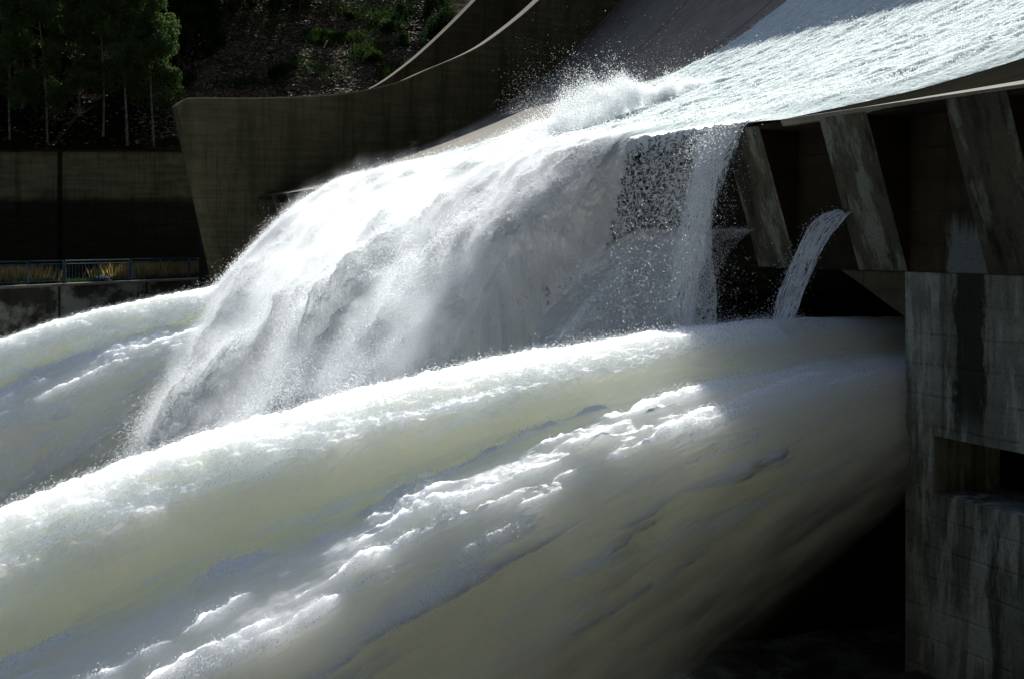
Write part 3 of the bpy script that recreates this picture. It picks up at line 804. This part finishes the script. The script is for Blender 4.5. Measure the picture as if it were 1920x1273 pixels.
def fnear(t, q, dr):
    band = np.exp(-((dr-2.2-1.1*(34.1-t))/.55)**2)*sstep(31.6, 33.2, t)
    return .80-1.0*(1-sstep(27.7, 29.0, t))-.15*band-.7*sstep(33.3, 34.0, t)*sstep(2.2, 3.2, dr)-1.3*sstep(33.6, 33.95, t)*sstep(.1, .45, dr)
PN, NNn, QN, TN = make_sheet('falling_water', 'nearer brighter curtain of white water in front of the far one', 27.6, 34.08, 4.2, anear, bnear, 5.7, .40, nt_=420, nq=420, thick=.22, cling=lambda t: sstep(33.3, 34.05, t), fadef=fnear)
PG, NG, QG, TG = make_sheet('falling_water', 'white gush squeezing out from behind the ribs above the foreground jet', 33.2, 36.9, 3.4, lambda t: .2+.4*sstep(35, 36.9, t), lambda t: .22+.42*sstep(35, 36.9, t), 9.1, .25, nt_=300, nq=300, thick=.2, orig=(.5, .12), q0=-.1,
    fadef=lambda t, q, dr: .85-1.2*sstep(36.0, 36.6, t)-.7*(1-sstep(0, .5, q)))
def sample(P, Nn, QQ, n, seed, spread, rmin, rmax, qpow=1.0, bias=.0, qlim=None):
    rg = np.random.default_rng(seed); nu, nv = QQ.shape
    i = rg.integers(0, nu, n); j = (rg.random(n)**qpow*nv).astype(int).clip(0, nv-1)
    p = P[i, j]; nn = Nn[i, j]; q = np.clip(QQ[i, j], 0, None)
    s = spread*(.25+q*.18)
    cl = fbm(p*.9+seed, 3); keep = rg.random(n) < np.clip(.55+1.1*cl, .08, 1); p, nn, s = p[keep], nn[keep], s[keep]; m_ = len(p)
    p = p+nn*(rg.exponential(1, m_)*s+bias)[:, None]+rg.normal(size=(m_, 3))*(s*.35)[:, None]
    return p, rmin+(rmax-rmin)*rg.random(m_)**4
p, r_ = sample(PF, NF, QF, 1400000, 21, .13, .005, .015)
spray('spray', p, r_, 'droplets torn off the far falling curtain')
iN = int(.88*PN.shape[0])
p, r_ = sample(PN[:iN], NNn[:iN], QN[:iN], 900000, 22, .08, .003, .009)
spray('spray', p, r_, 'droplets torn off the nearer falling curtain')
p, r_ = sample(PG, NG, QG, 200000, 23, .08, .003, .008)
spray('spray', p, r_, 'droplets around the white gush behind the ribs')

# edge of the far curtain: loose ragged fringe
n_ = 90000; rg = np.random.default_rng(5)
q = rg.random(n_)**.8*8.5; t = 12.3-rg.exponential(.35, n_)*(.3+q*.12)+rg.normal(size=n_)*.1
P = sheet_pt(t, q, afar(t), bfar(t)); P[:, 2] += rg.normal(size=n_)*.10*(.2+q*.4)+.1*np.minimum(q, 1)
spray('spray', P, .006+.014*rg.random(n_)**3, 'ragged fringe of droplets at the left edge of the far curtain')

# ---- plume of spray above the chute near the lip
n_ = 620000; rg = np.random.default_rng(9)
f = rg.random(n_)**.85                                     # 0 at the upstream root, 1 at the lip
s = 6.9-f*6.6+rg.normal(size=n_)*.12
tc = 26.5+f*1.2
hmax = np.interp(f, [0, .06, .15, .3, .6, .75, 1], [0, .05, .2, .55, .95, .85, .35])
hgt = hmax*(rg.random(n_)**2.2+rg.exponential(.16, n_))*(1+.35*np.sin(f*21)*np.sin(f*9+1))
t = tc-hgt*.5-rg.random(n_)**2*1.5*f+rg.normal(size=n_)*(.05+.22*f)
P = Wn(s, t, zf(np.maximum(s, 0))+.12+hgt)
cl = fbm(P*np.array([1.7, 1.7, 1.1]), 4); kp = rg.random(n_) < np.clip(.42+1.9*cl, .02, 1)
spray('spray', P[kp], (.004+.008*rg.random(n_)**3)[kp], 'feathery plume of spray rising from the chute water above the lip')
n_ = 9000; f = rg.random(n_)**.7; s = 6.5-f*5.5; t = 25.6+rg.normal(size=n_)*.7; P = Wn(s, t, zf(np.maximum(s, 0))+.5+rg.exponential(.35, n_)+.6*f)
spray('spray', P, .002+.004*rg.random(n_)**3, 'scattered sparkling droplets drifting above the plume')

# ---- skin of droplets jumping from the chute water
n_ = 90000; s = rg.random(n_)*13; t = t_edge_far(s)+rg.random(n_)*(39-t_edge_far(s))
P = Wn(s, t, zf(s)+.22+rg.exponential(.06, n_)); spray('spray', P, .005+.012*rg.random(n_)**3, 'fine grains of spray skipping on the chute water')

# ---- lace veil, thick strand fall, trickle
def veil(name, label, t0, t1, q0, q1, a, b_, mat, seed, lean=0.0, cl=0.0, foamf=None, off=0.0, z0=1.9, nt_=140, nq=220, sc=1.0, amp=.08, cat_kind='structure'):
    tN = np.linspace(t0, t1, nt_); qN = np.linspace(0, 1, nq); TT, KK = np.meshgrid(tN, qN, indexing='ij')
    q = q0+(q1-q0)*KK
    dr = tri(np.maximum(q, 0), a, b_)
    s = -q-off+0*TT+cl*np.minimum(dr, 3)
    P = Wn(s, TT+lean*np.maximum(q, 0), z0-dr+np.where(q < 0, zf(np.maximum(-q, 0))-1.83, 0))
    nn = gnorm(P)
    x = np.stack([TT*1.5, dr*1.0, TT*0+seed], -1).reshape(-1, 3); P = P+nn*(amp*fbm(x*2, 3).reshape(TT.shape))[..., None]
    L = np.concatenate([np.zeros((nt_, 1)), np.cumsum(np.linalg.norm(np.diff(P, axis=1), axis=-1), 1)], 1)
    uv = np.stack([L, TT], -1).reshape(-1, 2)
    fm = foamf(TT, KK, dr) if foamf else np.ones_like(TT)
    o = npmesh(name, P.reshape(-1, 3), gridF(nt_, nq), mat, loc=tuple(P.reshape(-1, 3).mean(0)), attrs={'foam': fm.ravel()}, uv=uv)
    return tag(o, label, kind=cat_kind), P, nn
def fl(TT, KK, dr):
    u = (TT-TT.min())/(TT.max()-TT.min())
    return .72+.1*(1-sstep(.0, .2, u))+.5*sstep(.75, 1, u)+1.6*(1-sstep(.32, .52, KK))-.25*KK
veil('falling_water', 'open net of foam strands in front of the dark wall', 33.3, 36.7, -.7, 1.1, .9, 3.0, M_LACE, 3, foamf=fl, cl=.28, off=.07)
def fs_(TT, KK, dr):
    u = np.abs((TT-TT.min())/(TT.max()-TT.min())-.5)*2
    return 1.5-.8*sstep(.35, 1, u)-.85*sstep(.3, 1, KK)
_, PS, NS = veil('falling_water', 'thick stranded fall pouring down over the rib', 36.35, 37.6, -.6, .8, .5, 5.2, M_STRAND, 8, foamf=fs_, lean=-.5)
n_ = 14000; qq = rg.random(n_)**.6*.85; t = 36.85-.45*qq+rg.normal(size=n_)*(.32+.3*qq)
P = Wn(-qq+rg.normal(size=n_)*.1, t, 1.95-tri(qq, .5, 5.1)+rg.normal(size=n_)*.15)
spray('spray', P, .003+.008*rg.random(n_)**3, 'bright beads of water around the stranded fall')
n_ = 9000; qq = .7+rg.random(n_)*.8; t = 36.8+rg.normal(size=n_)*.9; P = Wn(-qq+rg.normal(size=n_)*.4, t, -1.4+1.4*rg.normal(size=n_)*.6)
spray('spray', P, .003+.007*rg.random(n_)**3, 'loose sparkling beads in front of the dark opening')
# trickle: comes out beside the rib at z about .35
def ft(TT, KK, dr):
    return .95-.15*KK+.45*np.exp(-((TT-TT.mean())/.16)**2)
veil('falling_water', 'small cascade spilling beside the streaked rib', 39.0, 39.6, 0, .85, .35, 2.8, M_TRICK, 4, foamf=ft, lean=-.75, off=-.45, z0=.42, nt_=80)
n_ = 2200; qq = rg.random(n_)**.5*.9; t = 39.3+rg.normal(size=n_)*.2-.75*qq; P = Wn(.4-qq+rg.normal(size=n_)*.06, t, .42-tri(qq, .35, 2.6)+rg.normal(size=n_)*.08)
spray('spray', P, .003+.008*rg.random(n_)**3, 'fine droplets around the small cascade')

# ---- bottom outlet jets
def jet(name, label, tc, seed, fb=0.0, r0=-2.2, r1=23.5, nr=1560, nw=700):
    rr = np.linspace(r0, r1, nr); ww = np.linspace(0, 1, nw)
    # section control: offset towards viewer (fraction of width) and drop (fraction of H)
    cw = [0, .10, .18, .27, .34, .42, .50, .58, .68, .78, .89, 1.0]
    co = [-2.6, -1.9, -.8, -.1, .2, .34, .72, .96, 1.05, 1.12, 1.10, .9]
    cd = [1.0, .35, .03, 0.0, .05, .15, .19, .25, .45, .64, .84, 1.05]
    fo = spl(cw, co)(ww); fd = spl(cw, cd)(ww)
    R, _ = np.meshgrid(rr, ww, indexing='ij'); FO = fo[None]+0*R; FD = fd[None]+0*R
    rp = np.maximum(R, 0)
    H = 2.75+.5*rp; Wd = 1.55+.10*rp
    zc = -1.23-.03*rp-.0127*rp**2
    tcur = tc+FO*Wd; zz = zc-FD*H
    P = Wn(.7-R, tcur, zz)
    nn = gnorm(P)
    c = P.mean(axis=1, keepdims=True); sg = np.sign(((P-c)*nn).sum(-1, keepdims=True)); nn = nn*np.where(sg == 0, 1, sg)
    arc = np.concatenate([[0], np.cumsum(np.hypot(np.diff(fo)*2, np.diff(fd)*4.5))])[None]+0*R
    x1 = np.stack([R*.28, arc*1.1, R*0+seed], -1).reshape(-1, 3)
    x2 = np.stack([R*.9, arc*3.2, R*0+seed+5], -1).reshape(-1, 3)
    x3 = np.stack([R*3.2, arc*7, R*0+seed+9], -1).reshape(-1, 3)
    n1 = fbm(x1, 3).reshape(R.shape); n2 = fbm(x2, 4).reshape(R.shape); n3 = fbm(x3, 4).reshape(R.shape); n4 = fbm(x3*np.array([1.6, 1.3, 1])+3, 3, True).reshape(R.shape)
    g = lambda d0, s0: np.exp(-((FD-d0)/s0)**2)*(FO > -1.2)
    calm = sstep(-.5, 4, R)
    x5 = np.stack([R*.50, arc*4.2, R*0+seed+21], -1).reshape(-1, 3); n5 = fbm(x5, 4).reshape(R.shape)
    patch = sstep(-.02, .30, n5+.35*n2)
    env = sstep(.10, .17, FD)*(1-.6*sstep(.4, .9, FD))*(FO > 0)
    ridge = patch*env
    foam = .95*np.where(FO < .15, 1, np.exp(-((FD-.02)/.050)**2))+.62*g(.21, .045)*(.35+.9*patch)+.62*patch*env+.30*n1-.02+fb*(.4+1.2*n5)
    low = (g(.40, .035)*sstep(.05, .35, n5+.25*n2)*sstep(1.5, 2.2, R)*(1-sstep(4.5, 6, R))+g(.33, .03)*sstep(.1, .4, n5+.4*n1)*sstep(4, 5.5, R)+g(.52, .03)*sstep(.2, .5, n5+.4*n1)*sstep(3, 4.5, R))
    foam = foam+.8*low
    fo_ = np.clip(foam+.9*n2, .25, 1.1)
    d = .24*low+.16*n1*(.4+.6*calm)+.085*ridge*(.3+.7*calm)+.085*n2*calm*(.3+.7*fo_)+.085*n3*fo_*(.3+.7*calm)+.05*n4*fo_*calm
    P = P+nn*d[..., None]
    uv = np.stack([R, arc+0*R], -1).reshape(-1, 2)
    V = P.reshape(-1, 3); F = gridF(nr, nw, wrap=True)
    # cap the ends
    fade = 1-sstep(.38, .95, FD+.22*n1+.08*n2)*(FO > 0)*(1-.8*sstep(5, 9, R))
    o = npmesh(name, V, F, M_JET, loc=tuple(V.mean(0)), attrs={'foam': foam.ravel(), 'fade': fade.ravel()}, uv=uv)
    tag(o, label, kind='structure')
    return P, nn, R, FO, FD, foam
J1 = jet('outlet_jet', 'thick silty jet bursting from the bottom outlet in the foreground', 38.7, 2.2)
J2 = jet('outlet_jet', 'far pale jet streaming left in front of the river wall', 12.0, 7.7, fb=1.3, nr=1000, nw=440)
# fringe of spray along crests
for k_, (P, nn, R, FO, FD, foam) in enumerate((J1, J2)):
    rg = np.random.default_rng(40+k_); n_ = 1100000 if k_ == 0 else 500000
    i = rg.integers(0, R.shape[0], n_); j = rg.integers(0, R.shape[1], n_)
    wgt = np.clip(foam[i, j]-.5, 0, 1)*(FO[i, j] > -.9)*(FD[i, j] < .32)*(R[i, j] > .3)*(R[i, j] < 14); kp = rg.random(n_) < wgt; i, j = i[kp], j[kp]; m_ = len(i)
    p = P[i, j]+nn[i, j]*(rg.exponential(.035, m_))[:, None]+rg.normal(size=(m_, 3))*.02
    spray('spray', p, .003+.005*rg.random(m_)**3, ['foam grains along the crests of the foreground jet', 'foam grains along the crests of the far jet'][k_])

# ---- mist hanging around the falling curtains
m = bpy.data.materials.new('mist'); m.use_nodes = True; n = m.node_tree.nodes; l = m.node_tree.links
n.remove(n['Principled BSDF']); k = N(n, l); M_MIST = m
tco = n.new('ShaderNodeTexCoord')
k.pos = tco.outputs['Object']
sx, sy, sz = k.sep()                      # local axes: x = downstream distance, y = towards the near side, z = up from the lip
qx = k.math('MAXIMUM', sx, 0.0)
zc_ = k.math('SUBTRACT', k.math('MULTIPLY', qx, -.72), k.math('MULTIPLY', k.math('MULTIPLY', qx, qx), .068))
steep = k.math('MULTIPLY', k.ramp(sy, 20.5, 23.2), k.math('MULTIPLY', qx, -1.8))
dz_ = k.math('SUBTRACT', sz, k.math('ADD', zc_, steep))
ns = k.noise(.75, k.map((1.0, 1.0, 1.0)), detail=4, rough=.6)
e = k.math('SUBTRACT', k.math('ADD', dz_, k.math('MULTIPLY', ns, -2.2)), -.9)
up = k.math('MULTIPLY', k.ramp(e, -.6, .9, 1, 0), k.ramp(dz_, -3.2, -1.2))
side = k.math('MULTIPLY', k.ramp(sy, 1.8, 4.5), k.ramp(sy, 22, 23.4, 1, 0))
end = k.math('MULTIPLY', k.ramp(sx, .2, 1.8), k.ramp(sx, 7.5, 9.5, 1, 0))
de = k.math('MULTIPLY', k.math('MULTIPLY', up, side), k.math('MULTIPLY', end, k.ramp(ns, .38, .62, .15, 1)))
pv = n.new('ShaderNodeVolumePrincipled'); pv.inputs['Color'].default_value = (.96, .98, 1, 1); pv.inputs['Anisotropy'].default_value = .55
l.new(k.math('MULTIPLY', de, MIST), pv.inputs['Density']); l.new(pv.outputs[0], n['Material Output'].inputs['Volume'])
mb = MB(); mb.box(-.5, 10, 0, 23.6, -9, 2.2)
o = mb.build('mist', M_MIST); o.location = W(0, 11.2, 1.9)
o.matrix_world = __import__('mathutils').Matrix(((-D[0], T[0], 0, o.location.x), (-D[1], T[1], 0, o.location.y), (0, 0, 1, 1.9), (0, 0, 0, 1)))
tag(o, 'thin drifting mist around the falling curtains', kind='stuff')
